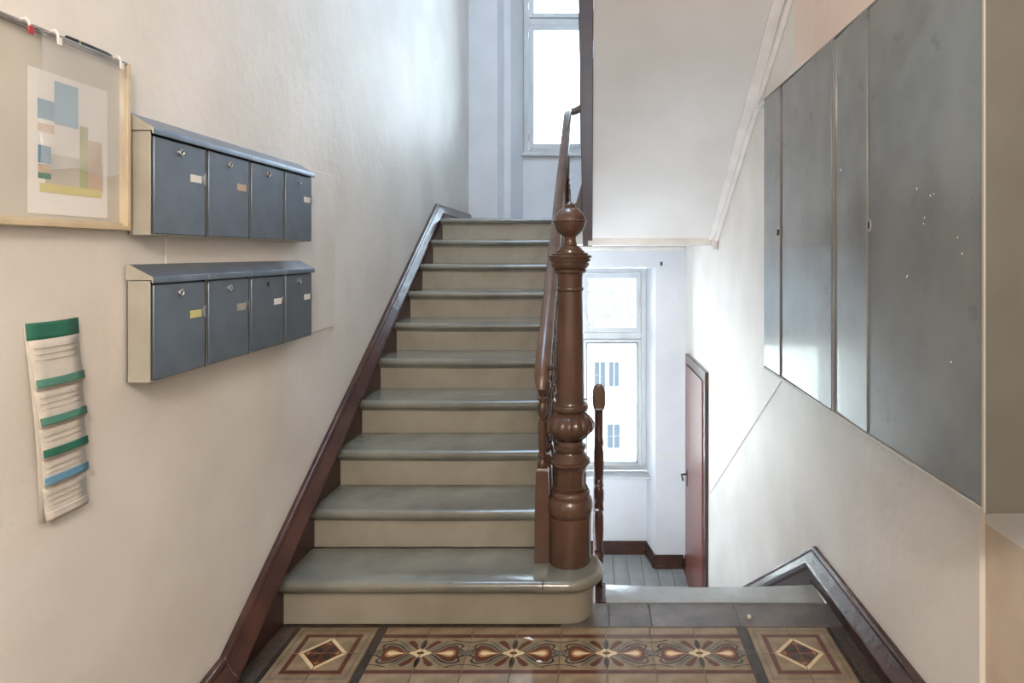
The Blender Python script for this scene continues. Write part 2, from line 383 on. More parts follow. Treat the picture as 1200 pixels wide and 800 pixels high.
# dark stone slabs before the descending step
for x0, x1 in ((-.12, .075), (.075, .245), (.245, .60), (.60, 1.035)):
    MB().box(x0+.0015, x1-.0015, 2.575, 2.748, ZT-.012, ZT+.002).build('stone_slab', 'stone', fl, .002)

# ---------------------------------------------------------------- lower landing floor of boards
lf = sgroup('floor', (0, 6, LOWZ-.2), 'grey painted floorboards of the lower landing')
MB().box(XL, 1.0, 5.3, 7.3, LOWZ-.2, LOWZ-.02).build('floor_slab', 'planks', lf)
x = XL+.003
while x < .97:
    x1 = min(x+.148, .975)
    if x1-x > .03: MB().box(x+.0025, x1-.0025, 5.3, YN-.001, LOWZ-.02, LOWZ).build('floorboard', 'planks', lf, .002)
    x += .148
# upper landing slab
ul = sgroup('floor', (-.2, 5.9, 1.53), 'upper stair landing at the top of the flight')
MB().box(XL, -.14, noseY(10)+.10, YB, 1.56, 1.75).build('landing_slab', 'tread', ul)
b = MB(); b.box(-.14, XR(6.65)-.002, 5.16, YB, 1.545, 1.75); b.build('landing_slab', 'trimw', ul)
MB().box(-.02, XR(5.1)-.045, 5.09, 5.16, 1.535, 1.60).build('edge_beam', 'trimw', ul, .004)
MB().box(XR(5.1)-.045, XR(5.1)-.004, 5.05, 5.18, 1.50, 1.61).build('beam_end_block', 'trimw', ul, .003)
MB().box(-.954, XR(6.6)-.003, 6.60, YB-.001, 1.495, 1.545).build('cove', 'trimw', ul, .012)

# ---------------------------------------------------------------- rising flight
def nose_profile(yf, zt, depth, th=.044):
    r = th/2; pts = [(yf+depth, zt), ]
    for i in range(9):
        a = math.pi/2+math.pi*i/8; pts.append((yf+r+r*math.cos(a), zt-r+r*math.sin(a)))
    pts += [(yf+.030, zt-th), (yf+.030, zt-th-.010), (yf+.040, zt-th-.016), (yf+depth, zt-th-.016)]
    return pts
def tread_mesh(xa, xb, yf, zt, depth, sag=.004, n=10):
    b = MB(); pr = nose_profile(yf, zt, depth); rs = []
    for i in range(n+1):
        t = i/n; s = -sag*math.sin(math.pi*t)
        rs.append([(xa+(xb-xa)*t, p[0], p[1]+s*(1 if p[0] < yf+.1 else .0)) for p in pr])
    b.rings(rs, smooth=False); return b
fu = thing('staircase', 'grey-green painted wooden stairs rising straight up to the bright upper landing', 'staircase', (-.7, Y1, FZ))
XT = -.145
for k in range(2, 11):
    y = noseY(k); z = R_*k
    d = G_+.035 if k < 10 else .125
    o = tread_mesh(xl(y)-.01, XT, y, z, d).build('tread', 'tread', fu)
    for p in o.data.polygons: p.use_smooth = False
for k in range(2, 11):
    y = noseY(k); b = MB(); b.box(xl(y)-.002, XT-.014, y+.035, y+.055, R_*(k-1), R_*k-.058)
    b.build('riser', 'riser', fu, .001)
# first step with the round bull-nose end
def bull(off, n=18):
    cx, cy, rx, ry = -.09, 2.70, .146-off, .152-off
    pts = [(xl(Y1)-.01, cy-ry)]
    pts += [(cx+rx*math.cos(a), cy+ry*math.sin(a)) for a in [-math.pi/2+math.pi*i/n for i in range(n+1)]]
    pts += [(-.16, cy+ry+.02), (xl(Y1)-.01, cy+ry+.02)]
    return pts
b = MB(); rs = []; th = .046; r = th/2
for i in range(9):
    a = math.pi/2-math.pi*i/8
    rs.append([(x, y, R_-r+r*math.sin(a)) for x, y in bull(r-r*math.cos(a))])
rs += [[(x, y, R_-th) for x, y in bull(.030)], [(x, y, R_-th-.010) for x, y in bull(.032)], [(x, y, R_-th-.016) for x, y in bull(.040)]]
b.rings(rs, smooth=False); o = b.build('tread', 'tread', fu)
o['label'] = 'lowest tread with a round bull-nose end under the newel'
b = MB(); b.rings([[(x, y, z) for x, y in bull(.046)] for z in (FZ+.001, R_-.061)], smooth=False)
b.build('riser', 'riser', fu)['label'] = 'lowest riser curving round to the right'
# metal repair on the first nosing
b = MB(); b.box(-.19, -.186, Y1-.0015, Y1+.02, R_-.03, R_+.0012); b.build('nosing_joint', 'gasket', fu)
# wall stringer with moulded cap
SY0, SZ0, SY1, SZ1 = 2.18, .111, 5.22, 1.872
def moulding(path, prof, name, m, parent, bev=.003):   # prof: (dx, dz) offsets in the X-Z plane at each (y,z) of path
    b = MB(); b.rings([[(XX+dx, y, z+dz) for dx, dz in prof] for (XX, y, z) in path], smooth=False)
    return b.build(name, m, parent, bev)
capL = [(0,0),(.020,.0),(.030,-.012),(.026,-.022),(.034,-.030),(.046,-.050),(.058,-.060),(.066,-.074),(.060,-.090),(.044,-.098),(0,-.098)]
boardL = [(0,-.09),(.040,-.09),(.040,-.34),(0,-.34)]
pathL = [(XL+.001, SY0, SZ0), (XL+.001, SY1, SZ1), (XL+.001, 6.64, SZ1)]
moulding(pathL, capL, 'stringer_cap', 'brown', fu)
b = MB(); b.prism([(SY0, FZ+.001), (SY0, SZ0-.09), (SY1, SZ1-.09), (6.6, SZ1-.09-.02), (6.6, 1.751), (5.2, 1.751), (5.2, 1.45), (2.75, FZ+.001)], XL+.001, XL+.038, 'x')
# front board is widened to meet the treads where the wall runs away from them
for v in range(len(b.v)):
    if abs(b.v[v][0]-(XL+.038)) < 1e-4: b.v[v] = (xl(b.v[v][1])-.004 if b.v[v][1] < 5.3 else XL+.05, b.v[v][1], b.v[v][2])
b.build('wall_stringer', 'darkbrown', fu)
# underside of the rising flight
b = MB(); b.prism([(2.86, FZ-.10), (2.86, .02), (5.10, 1.46), (5.26, 1.46), (5.26, 1.40)], XL+.002, XT-.03, 'x'); b.build('flight_underside', 'soffit', fu)
b = MB(); pts = [(2.86, FZ-.10)]
for k in range(2, 11): pts += [(noseY(k)+.056, R_*(k-1)-.0), (noseY(k)+.056, R_*k-.062)]
pts += [(5.26, R_*10-.062), (5.26, 1.42)]
b.prism(pts, XT-.028, XT-.004, 'x'); b.build('outer_stringer', 'brown', fu)

# baseboards
def bb(name, pts2, h, th=.022, label=None, m='brown'):     # path of (x,y) with z, board height h, normal offset given by list order (left side)
    g = MB()
    for (xa, ya, xb, yb, z) in pts2:
        d = Vector((xb-xa, yb-ya, 0)).normalized(); nrm = Vector((-d.y, d.x, 0))*th
        A = Vector((xa, ya, z)); B_ = Vector((xb, yb, z))
        for t0, hh in ((1.0, h-.03), (.55, h)):
            q = nrm*t0
            vs = [A, B_, B_+q, A+q]; vs = [tuple(v) for v in vs]+[(v[0], v[1], v[2]+hh) for v in vs]
            g.add(vs, [(0,1,2,3),(4,5,6,7),(0,1,5,4),(1,2,6,5),(2,3,7,6),(3,0,4,7)])
        q = nrm*1.35
        vs = [A, B_, B_+q, A+q]; vs = [tuple(v) for v in vs]+[(v[0], v[1], v[2]+.035) for v in vs]
        g.add(vs, [(0,1,2,3),(4,5,6,7),(0,1,5,4),(1,2,6,5),(2,3,7,6),(3,0,4,7)])
    return struct(g.build(name, m, None, .002), label)
o = moulding([(XL+.001, -2.5, SZ0-.012), (XL+.001, 2.05, SZ0-.012), (XL+.001, SY0-.001, SZ0)], capL, 'baseboard_left', 'brown', None); struct(o, 'brown moulded baseboard low on the left wall')
b = MB().box(XL+.001, -1.207, -2.5, SY0-.001, FZ+.001, SZ0-.098); struct(b.build('baseboard_left', 'darkbrown'))
e = .001
bb('baseboard_back', [(.60, YN-e, -.70, YN-e, LOWZ+e), (.664, YB-.0, .603, YN-.012, LOWZ+e), (XR(6.6)-.026, YB-e, .652, YB-e, LOWZ+e)], .135, .024, 'brown baseboard stepping round the window niche on the lower landing')
# right-hand baseboard: level at the tiles, then down with the descending flight
capR = [(-a, c) for a, c in capL]
pr = [(XR(1.75)-.001, 1.75, .139), (XR(2.95)-.001, 2.95, .139), (XR(5.45)-.001, 5.42, .139-.655*2.47)]
b = MB(); b.rings([[(X+dx*.8, y, z+dz) for dx, dz in capR] for X, y, z in pr], smooth=False)
struct(b.build('baseboard_right', 'brown', None, .002), 'brown moulded baseboard on the right wall turning down with the stairs')
b = MB(); b.prism([(1.75, FZ+e), (1.75, .05), (2.95, .05), (5.42, .05-.655*2.47), (5.42, LOWZ+e), (4.9, LOWZ+e), (2.95, FZ-.25), (2.95, FZ+e)], 0, 1, 'x')
for i, v in enumerate(b.v): b.v[i] = (XR(v[1])-.030 if v[0] < .5 else XR(v[1])-.001, v[1], v[2])
struct(b.build('baseboard_right', 'darkbrown'))
bb('baseboard_right', [(XR(6.49)-e, 6.50, XR(6.64)-e, 6.645, LOWZ+e)], .13, .022)

# ---------------------------------------------------------------- descending flight
fd = thing('staircase', 'grey painted stairs dropping away beyond the tiled floor on the right', 'staircase', (.5, 2.8, LOWZ))
for k in range(0, 10):
    y = 2.915+k*.262; z = -R_*k + (FZ+.004 if k == 0 else 0)
    # nosing faces away from the camera, worn hollow in the middle
    prof = nose_profile(0, z, .165 if k == 0 else .295); n = 14; rs = []
    for i in range(n+1):
        t = i/n; s = -.012*math.sin(math.pi*t)**.8 if t not in (0,1) else 0
        xa, xb = .068, XR(y)-.036
        rs.append([(xa+(xb-xa)*t, y-p[0], p[1]+s*(1 if p[0] < .12 else 0)) for p in prof])
    MB().rings(rs, smooth=False).build('tread', 'tread_low', fd)
for k in range(0, 10):
    y = 2.915+k*.262; z = -R_*k; MB().box(.071, XR(y)-.040, y-.060, y-.038, z-R_+.001, z-.062).build('riser', 'riser', fd)
b = MB(); pts = [(2.78, -.02), (2.90, -.02)]
for k in range(0, 10): pts += [(2.915+k*.262-.03, -R_*k-.062)] ; pts += [(2.915+(k+1)*.262-.32, -R_*(k+1)-.0)] if False else []
pts += [(5.24, LOWZ+.001), (4.95, LOWZ+.001)]
b.prism([(2.78, -.022), (2.94, -.022), (5.28, LOWZ+.12), (5.28, LOWZ+.001), (4.95, LOWZ+.001), (2.78, -.40)], .020, .066, 'x'); b.build('outer_stringer', 'brown', fd)

# ---------------------------------------------------------------- flight rising overhead: soffit, stringer, wall trim
SL = .66
def sz(Y): return 1.565+(5.13-Y)*SL
f3 = thing('staircase', 'sloping underside of the next flight with a dark brown outer stringer, overhead', 'staircase', (.5, 5.1, 1.75))
b = MB(); YT = 2.31
b.prism([(5.13, sz(5.13)), (5.13, sz(5.13)+.17), (YT, sz(YT)+.17), (YT, sz(YT))], .016, XR(5.13)-.002, 'x')
for i, v in enumerate(b.v): b.v[i] = (XR(v[1])-.002 if v[0] > .5 else v[0], v[1], v[2])
b.build('flight_underside', 'soffit', f3)['label'] = 'smooth pinkish white sloping soffit'
b = MB(); b.prism([(5.16, sz(5.16)-.02), (5.16, sz(5.16)+.34), (5.10, sz(5.10)+.40), (YT, sz(YT)+.38), (YT, sz(YT)-.02)], -.062, .015, 'x')
b.build('outer_stringer', 'darkbrown', f3, .004)['label'] = 'dark brown stringer board along the soffit edge'
b = MB(); b.prism([(YT, sz(YT)-.012), (YT, sz(YT)-.001), (5.13, sz(5.13)-.001), (5.13, sz(5.13)-.012)], XR(4)-.085, XR(4)-.022, 'x'); b.build('soffit_trim', 'trimw', f3, .002)
b = MB()
b.prism([(YT, sz(YT)-.05), (YT, sz(YT)-.013), (5.13, sz(5.13)-.013), (5.13, sz(5.13)-.05)], 0, 1, 'x')
for i, v in enumerate(b.v): b.v[i] = (XR(v[1])-.030 if v[0] < .5 else XR(v[1])-.002, v[1], v[2])
b.build('soffit_trim', 'trimw', f3, .003)
for k in range(1, 10):
    y = 5.10-k*.28+.28; MB().box(.016, .98, y-.30, y+.02, 1.75+R_*k-.04, 1.75+R_*k).build('tread', 'tread', f3)
    MB().box(.016, .98, y-.02, y, 1.75+R_*(k-1), 1.75+R_*k-.04).build('riser', 'riser', f3)
# wreathed string joining the two flights on the landing
b = MB(); b.prism([(-.150, 1.62), (-.150, 1.84), (-.115, 1.88), (-.063, 2.06), (-.063, 1.60)], 5.20, 5.235, 'y'); b.build('wreath_string', 'darkbrown', f3, .003)

# ---------------------------------------------------------------- newel post
NX, NY = -.0865, 2.742; S = NY/F
def zy(y): return EYE-(y-VY)*S
nw = thing('newel_post', 'tall brown turned newel post with a ball finial on the lowest step', 'newel post', (NX, NY, R_))
def npart(name, prof, mod=None, n=40, label=None, m='newel'):
    p = [(zy(y), h*S) for y, h in prof]
    o = MB().lathe(p, (NX, NY), n, mod=mod).build(name, m, nw)
    if label: o['label'] = label
    return o
zb = R_+.0005
b = MB(); pr_ = [(zb, 24.3*S), (.30, 24.6*S), (zy(606), 24.8*S)] + [(zy(y), h*S) for y, h in ((602,24.8),(601.4,23.8),(600,24.2),(598.6,25.4),(594,26.6),(588,26.6),(584,25.4),(581,23.6),(580.4,22.2),(579,22),(578,23.2),(575,23.2),(573,22),(572,20.8))]
b.lathe(pr_, (NX, NY), 40).build('base', 'newel', nw)
def flute(z, a): return .06*math.cos(8*a)*max(0, math.sin((z-zy(570))/(zy(548)-zy(570))*math.pi))
npart('carved_drum', [(572,21),(571.6,19.4),(569,20.2),(568.6,18.6),(562,18),(555,18),(550,18.4),(547,19),(544,20.4),(541.5,22.6),(541,23.8),(537.5,24),(537,22.6),(534,20.4),(531,18),(529,16.4)], flute, 64)
npart('collar', [(529,16.4),(527,15.4),(526.6,17),(524.5,18.6),(521.5,18.8),(520,17.4),(519.6,15.8),(517,15.2),(515,15)])
def gad(z, a): return .10*(abs(math.cos(8*a))**.6-.6)*max(0, math.sin((z-zy(504))/(zy(484)-zy(504))*math.pi))
npart('gadrooned_bulb', [(515,15),(513,17),(510,20.6),(507,23.6),(504.4,25.2),(504,27),(502,27.8),(498,28),(493,27),(489,24.8),(486,21.6),(484,19.2),(482,17.4)], gad, 84, 'carved gadrooned bulb')
npart('ring', [(482,17.2),(480.4,17.6),(480,19.8),(478.5,21.4),(475.5,21.8),(473,21),(472.4,19.4),(472,17.6),(470,16.9)])
npart('shaft', [(470,16.8),(466,16.4),(440,16.1),(400,15.6),(370,15.1),(345,14.5),(341,14.4),(340,15.8),(338.5,16.2),(337,15.8),(336,14.6),(325,14.6),(321,15.4),(319.5,17.6)])
npart('capital', [(319.5,17.8),(318,19.2),(316,19.2),(315.6,17.6),(314,20),(311,22),(308.5,22.6),(308.2,21.2),(306.6,21.4),(306,24),(303.4,24.4),(303,22.8),(302.2,22.9),(301.8,25.4),(299.6,25.6),(299,24.8),(298.6,20.6),(297.4,21.2),(296.2,20.6),(295.8,17.2),(293.6,16.8),(293.2,14.6),(291,13.6),(290.6,11.8),(288.4,11),(287.4,8.2),(286,8.4)])
def rope(z, a): return .02*math.cos(40*a) if abs(z-zy(259)) < .004 else 0
npart('finial', [(286,8.2),(283,7.2),(279,6.9),(277,7.6),(276,9.4),(275,10.5),(273.5,12.5),(270,15.4),(266,17.4),(262,18.4),(260.5,18.6),(260,19.6),(259,20),(258,19.6),(257.4,18.5),(254,17.8),(250,15.6),(246.5,12.4),(244,9),(242.8,6.4),(242.3,6.6),(241,6.8),(240,6.2),(239.3,4.6),(238,3.6),(237.2,2.4),(236.9,.2)], rope, 64, 'ball finial with a beaded band')

# ---------------------------------------------------------------- balusters and handrails
BP = [(656,0),(606,0),(552,0)]
def baluster_mesh(h, base):      # h total height; square foot then turned shaft; local coords
    b = MB(); s = .031 if base > .02 else .016
    b.rings([[(-q,-q,z),(q,-q,z),(q,q,z),(-q,q,z)] for z, q in ((0, s), (base*.5, s*.98), (base, s*.84), (base+.010, s*.78), (base+.018, s*.62))], smooth=False)
    U = [(550,6.0),(546,6.3),(543,4.2),(540,4.0),(538.5,5.4),(536,5.5),(534.5,4.0),(520,4.9),(505,4.9),(496,4.5),(494,3.1),(490,3.0),(487,4.6),(483,5.8),(479,6.0),(475,4.9),(472,3.4),(469,5.6),(467,5.9),(465,3.5),(461,4.8),(450,4.7),(438,4.5)]
    z0, z1 = base+.018, h
    b.lathe([(z0+(551-y)/(551-438)*(z1-z0), q*S) for y, q in U], (0,0), 12)
    return b
rl = thing('stair_railing', 'brown handrail on turned balusters along the open side of the rising stairs', 'railing', (-.2, NY, R_))
def railz(Y): return .985+(Y-2.75)*.655           # handrail centre
XRl = lambda Y: -.203+(Y-2.75)*.009
path = [(XRl(2.69), 2.69, railz(2.69)-.045)]
path += [(XRl(2.71), 2.71, railz(2.71)-.02), (XRl(2.74), 2.74, railz(2.74))]
for i in range(1, 12): y = 2.74+(5.18-2.74)*i/11; path.append((XRl(y), y, railz(y)))
path += [(-.178, 5.25, railz(5.18)+.03), (-.165, 5.30, railz(5.18)+.045), (-.12, 5.33, railz(5.18)+.065), (-.07, 5.32, railz(5.18)+.09), (-.035, 5.26, railz(5.18)+.13), (-.024, 5.15, 2.75), (-.024, 4.6, 3.10), (-.024, 3.4, 3.89), (-.024, 2.5, 4.48)]
rad = [.018, .030, .034]+[.0335]*(len(path)-3)
b = MB(); b.tube(path, rad, 16, sy=.95); b.build('handrail', 'rail', rl)
U2 = [(676,4.2),(657,4.2),(655,3.2),(651,4.0),(647,5.4),(644,5.6),(642,3.6),(638,4.2),(620,5.2),(604,5.0),(600,3.4),(597,5.4),(594,5.2),(592,3.6),(586,5.6),(578,5.6),(574,3.6),(571,5.2),(568,4.6),(566,3.2),(560,4.8),(548,5.6),(536,5.4),(529,4.4),(526,5.4),(523,5.2),(521,4.2),(505,4.6),(484,4.8)]
def slim_mesh(h):
    b = MB(); b.lathe([((676-y)/(676-484)*h, q*2.935/F) for y, q in U2], (0,0), 12); return b
def put_bal(parent, x, y, z, ztop, base, cache={}):
    h = round(ztop-z, 3); key = (h, base)
    if key not in cache:
        o = (slim_mesh(h) if base < .15 else baluster_mesh(h, base)).build('baluster', 'brown' if parent != rl else 'newel', parent, org=(0,0,0)); cache[key] = o.data
    else: 
        o = bpy.data.objects.new('baluster', cache[key]); COL.objects.link(o); o.parent = parent
    p = Vector((x, y, z)); o.location = p-ORG[parent.name]; ORG[o.name] = p
    return o
put_bal(rl, -.203, NY, R_+.0005, railz(NY)-.02, .375)
for k in range(2, 10):
    for j in (0, 1):
        y = noseY(k)+.075+.14*j; put_bal(rl, XRl(y)-.0, y, R_*k+.0005, railz(y)-.02, .22)
put_bal(rl, -.183, 5.14, 1.7505, railz(5.14)-.02, .22)
MB().tube([(-.18, NY-.03, zy(430)), (-.115, NY-.005, zy(430))], .0075, 8).build('tie_rod', 'brown', rl)
# railing of the flight overhead
for y in (4.9, 4.62, 4.34, 4.06, 3.78, 3.5):
    put_bal(rl, -.024, y, sz(y)+.381, round(2.75+(5.15-y)*.655-.02, 2), .22)
rd = thing('stair_railing', 'brown handrail end and turned balusters dropping with the stairs, right of the newel post', 'railing', (.038, 2.94, FZ))
def rz2(Y): return .845-(Y-2.93)*.66
path = [(.038, 2.875, rz2(2.93)+.010), (.038, 2.885, rz2(2.93)-.0), (.038, 2.91, rz2(2.93)-.012)]+[(.038+.0*i, 2.95+i*.5, rz2(2.95+i*.5)-.02) for i in range(6)]
b = MB()
prof2 = [(-.8,-1),(.8,-1),(1,-.6),(1,.5),(.7,.95),(.3,1.1),(-.3,1.1),(-.7,.95),(-1,.5),(-1,-.6)]
def rr(y, zc, sx, szz): return [(.038+u*sx, y, zc+v*szz) for u, v in prof2]
zc = rz2(2.93)-.018
b.rings([rr(2.872, zc, .020, .042), rr(2.880, zc, .027, .052), rr(2.90, zc, .029, .056)]+[rr(y, rz2(y)-.018, .020, .036) for y in (2.96, 3.2, 3.8, 4.4, 5.0, 5.5)], smooth=False)
b.build('handrail', 'rail', rd, .004)
put_bal(rd, .038, 2.935, FZ+.0005, rz2(2.935)-.045, .012)
for k in range(1, 9):
    for j in (0, 1):
        y = 2.915+(k-1)*.262+.05+.131*j; put_bal(rd, .040, y, -.022-(y-2.94)*.67+.001, rz2(y)-.045, .12)
MB().tube([(-.045, NY+.03, zy(471)), (.02, 2.89, zy(471)-.012)], .003, 6).build('tie_rod', 'gasket', rd)

# ---------------------------------------------------------------- mailboxes
MX = -1.179
def mailbox(i, row, label, plate):
    yA = 1.743 if row == 0 else 1.737; y0 = yA+.2525*i; y1_ = y0+.2525-.004
    z0, z1, zb_ = (1.52, 1.800, 1.846) if row == 0 else (1.124, 1.398, 1.440)
    xb, xf = XL+.0075, MX+(.003 if row else 0)
    g = thing('mailbox', label, 'mailbox', (XL+.0075, (y0+y1_)/2, z0), 'grey metal mailboxes on the left wall')
    b = MB(); t = .004
    b.box(xb, xb+t, y0, y1_, z0, z1); b.box(xb, xf-.004, y0, y0+t, z0, z1); b.box(xb, xf-.004, y1_-t, y1_, z0, z1); b.box(xb, xf-.004, y0+t, y1_-t, z0, z0+t)
    b.box(xb+t, xf-.022, y0+t, y1_-t, z0+t, z1-.001)
    b.build('body', 'mail_side', g, .001)
    rp_ = [(xb-.0, z1+.001), (xb-.0, zb_), (xb+.010, zb_+.001), (xf+.006, z1+.010), (xf+.008, z1+.002), (xf+.008, z1-.008), (xf+.004, z1-.008), (xf+.003, z1+.001)]
    b = MB(); b.prism(rp_, y0-.001 if i else y0-.005, y1_+.001 if i < 3 else y1_+.006, 'y'); b.m[-2:] = [1, 1]; b.build('roof', ['mail', 'mail_side'], g, .0008)
    d = MB().box(xf-.010, xf, y0+.010, y1_-.007, z0+.004, z1-.012).build('door', 'mail', g, .002)
    MB().box(xf-.020, xf-.011, y0+.004, y1_-.004, z0+.004, z1-.004).build('door_gap', 'black', g)
    if i < 3: MB().box(xf-.010, xf-.0025, y1_-.0065, y1_+.0015, z0+.001, z1-.004).build('joint', 'black', g)
    lz = z1-.040; ly = y0+.124
    b = MB(); rs = []
    if not (row == 1 and i == 2):
        for dx, q in ((0, .0115), (.003, .0115), (.005, .0095), (.005, .007), (.004, .0065)):
            rs.append([(xf+dx, ly+q*math.cos(a*math.pi/8), lz+q*math.sin(a*math.pi/8)) for a in range(16)])
        b.rings(rs); b.box(xf+.003, xf+.0055, ly-.001, ly+.001, lz-.004, lz+.004, 1); b.build('lock', ['chrome', 'black'], d)
    else:
        rs = [[(xf+dx, ly+.007*math.cos(a*math.pi/8), lz+.010*math.sin(a*math.pi/8)) for a in range(16)] for dx in (0, .0012)]
        b.rings(rs); b.build('lock_hole', 'black', d)
    # pale name sticker and notch on the door's edge
    if plate:
        yc = y1_-.052; b = MB().box(xf, xf+.0012, yc-.028, yc+.026, z1-.118, z1-.096); b.build('name_sticker', plate, d)
    b = MB(); rs = [[(xf+dx, y1_-.007-.010*math.sin(math.pi*a/8), z1-.105+.019*math.cos(math.pi*a/8)) for a in range(9)] for dx in (0, .001)]
    b.rings(rs); b.build('finger_notch', 'chrome', d)
order = ['nearest to the notice board', 'second from the notice board', 'third from the notice board', 'farthest from the notice board, nearest the stairs']
pl0 = ['paper', 'tanprint', None, 'paper']; pl1 = ['yellow', 'mail_side', 'paper', 'paper']
for i in range(4): mailbox(i, 0, 'grey metal mailbox in the upper row, '+order[i], pl0[i])
lab1 = ['grey metal mailbox with a yellow name sticker, lower row, nearest the calendar', 'grey metal mailbox in the lower row, second from the calendar', 'grey metal mailbox with a black empty lock hole, lower row', 'grey metal mailbox in the lower row, at the end nearest the stairs']
for i in range(4): mailbox(i, 1, lab1[i], pl1[i])
tag(MB().box(XL+.0005, XL+.007, 1.90, 3.155, 1.118, 1.846).build('backing_board', 'wall', None, .001), 'thin white painted backing board behind the mailboxes', 'board')

# ---------------------------------------------------------------- notice board
nb = thing('notice_board', 'cream framed notice board case with a clear cover and blurred posters', 'notice board', (XL, 1.35, 1.53))
ya, yb_, za, zb2 = 1.02, 1.722, 1.531, 1.972; xf = XL+.030
MB().box(XL+.001, XL+.008, ya+.01, yb_-.01, za+.01, zb2-.01).build('back_panel', 'pinboard', nb)
b = MB(); b.box(XL+.001, xf, yb_-.012, yb_, za, zb2); b.box(XL+.001, xf, ya, ya+.012, za, zb2); b.build('frame_side', 'frame_cream', nb, .001)
b = MB(); b.box(XL+.001, xf, ya+.012, yb_-.012, za, za+.012); b.box(XL+.001, xf-.012, ya+.012, yb_-.012, za+.012, za+.020); b.build('frame_rail', 'frame_cream', nb, .001)
b = MB(); b.box(XL+.001, xf, ya+.012, yb_-.012, zb2-.006, zb2); b.build('frame_rail', 'chrome', nb, .001)
MB().box(xf-.004, xf-.001, ya+.012, yb_-.012, za+.012, zb2-.006).build('clear_cover', 'acryl', nb)
# posters on the board (seen blurred), in depth order
def P2(px, py, X=XL+.012): 
    Y = -X*F/(VX-px); return Y, EYE-(py-VY)*Y/F
p = tag(MB().box(XL+.009, XL+.0095, 1.43, 1.665, 1.56, 1.885).build('poster', 'paper'), 'poster of pale colour blocks inside the notice board case', 'poster')
def patch(parent, y0, y1, z0, z1, m, x): MB().box(x, x+.0004, y0, y1, z0, z1).build('printed_block', m, parent)
patch(p, 1.475, 1.65, 1.625, 1.70, 'pinboard', XL+.0096)
patch(p, 1.455, 1.50, 1.775, 1.82, 'blue', XL+.0096); patch(p, 1.455, 1.50, 1.745, 1.765, 'tanprint', XL+.0096); patch(p, 1.50, 1.57, 1.77, 1.87, 'printsky', XL+.0096)
patch(p, 1.455, 1.49, 1.675, 1.715, 'blue', XL+.0101); patch(p, 1.455, 1.49, 1.655, 1.672, 'tanprint', XL+.0101); patch(p, 1.455, 1.49, 1.64, 1.653, 'printgreen', XL+.0101)
patch(p, 1.575, 1.60, 1.63, 1.78, 'olive', XL+.0101); patch(p, 1.60, 1.645, 1.63, 1.75, 'tanprint', XL+.0101); patch(p, 1.46, 1.645, 1.61, 1.63, 'yellow', XL+.0101)
# crumpled clear sleeve hanging from the top edge in front of the cover
b = MB(); n, m_ = 14, 12; vs = []
for j in range(m_+1):
    for i in range(n+1):
        y = 1.435+(1.69-1.435)*i/n; t = j/m_
        vs.append((xf+.004+.006*t*(.5+.5*math.sin(i*.9+j*1.3))+.004*math.sin(i*1.7+j*.6)*t, y-.01*t*t+.004*math.sin(j*.8), 1.965-.006*math.sin(i*.8)-t*.30))
b.add(vs, [(j*(n+1)+i, j*(n+1)+i+1, (j+1)*(n+1)+i+1, (j+1)*(n+1)+i) for j in range(m_) for i in range(n)], 0, True)
sl = b.build('plastic_sleeve', 'sleeve', None, fixn=True); md = sl.modifiers.new('thickness', 'SOLIDIFY'); md.thickness = .0006
tag(sl, 'crumpled clear plastic sleeve hanging from the top of the notice board', 'sleeve')
for i, (y, red) in enumerate(((1.40, 1), (1.475, 0), (1.672, 0))):
    b = MB(); b.tube([(xf-.004, y-.004, 1.975), (xf+.006, y-.004, 1.977), (xf+.009, y, 1.968), (xf+.009, y, 1.955), (xf+.007, y+.006, 1.950)], .0028, 8); b.box(xf+.009, xf+.012, y-.003, y+.008, 1.945, 1.962, 1)
    tag(b.build('clip', ['paper', 'red' if red else 'paper']), ['small white and red clip at the left of the notice board top', 'small white clip on the notice board left of the pen', 'small white clip on the notice board right of the pen'][i], 'clip', 'clips on the notice board')
pe = thing('pen', 'black pen lying on top of the notice board', 'pen', (xf-.01, 1.60, 1.973))
b = MB(); b.tube([(xf-.012, 1.525, 1.978), (xf-.012, 1.56, 1.978), (xf-.012, 1.655, 1.9785), (xf-.012, 1.67, 1.9785)], [.0052, .0058, .0045, .0015], 12); b.build('barrel', 'black', pe)
b = MB(); b.tube([(xf-.012, 1.556, 1.978), (xf-.012, 1.561, 1.978)], .0062, 12); b.build('band', 'olive', pe)

# ---------------------------------------------------------------- wall calendar
cal = thing('wall_calendar', 'long blurred wall calendar with green header bars below the notice board', 'calendar', (XL+.003, 1.51, .85))
def leaf(name, m, t0, t1, w0, w1, x, parent, curl=0.0):
    b = MB(); n = 6; vs = []
    for j in range(n+1):
        t = t0+(t1-t0)*j/n
        for i in range(5):
            u = w0+(w1-w0)*i/4
            Y = 1.426+.042*t*t**.3 + u*(.148-.022*t); Z = 1.316-.458*t-.002*math.sin(u*3)
            X = x+curl*((j/n)**2)+.010*math.sin(math.pi*t)
            vs.append((X, Y, Z))
    b.add(vs, [(j*5+i, j*5+i+1, (j+1)*5+i+1, (j+1)*5+i) for j in range(n) for i in range(4)], 0, True)
    o = b.build(name, m, parent); md = o.modifiers.new('thickness', 'SOLIDIFY'); md.thickness = .0012; return o
leaf('backing_sheet', 'calpaper', 0, 1, 0, 1, XL+.004, cal)
leaf('header', 'green', 0, .085, 0, 1, XL+.007, cal)
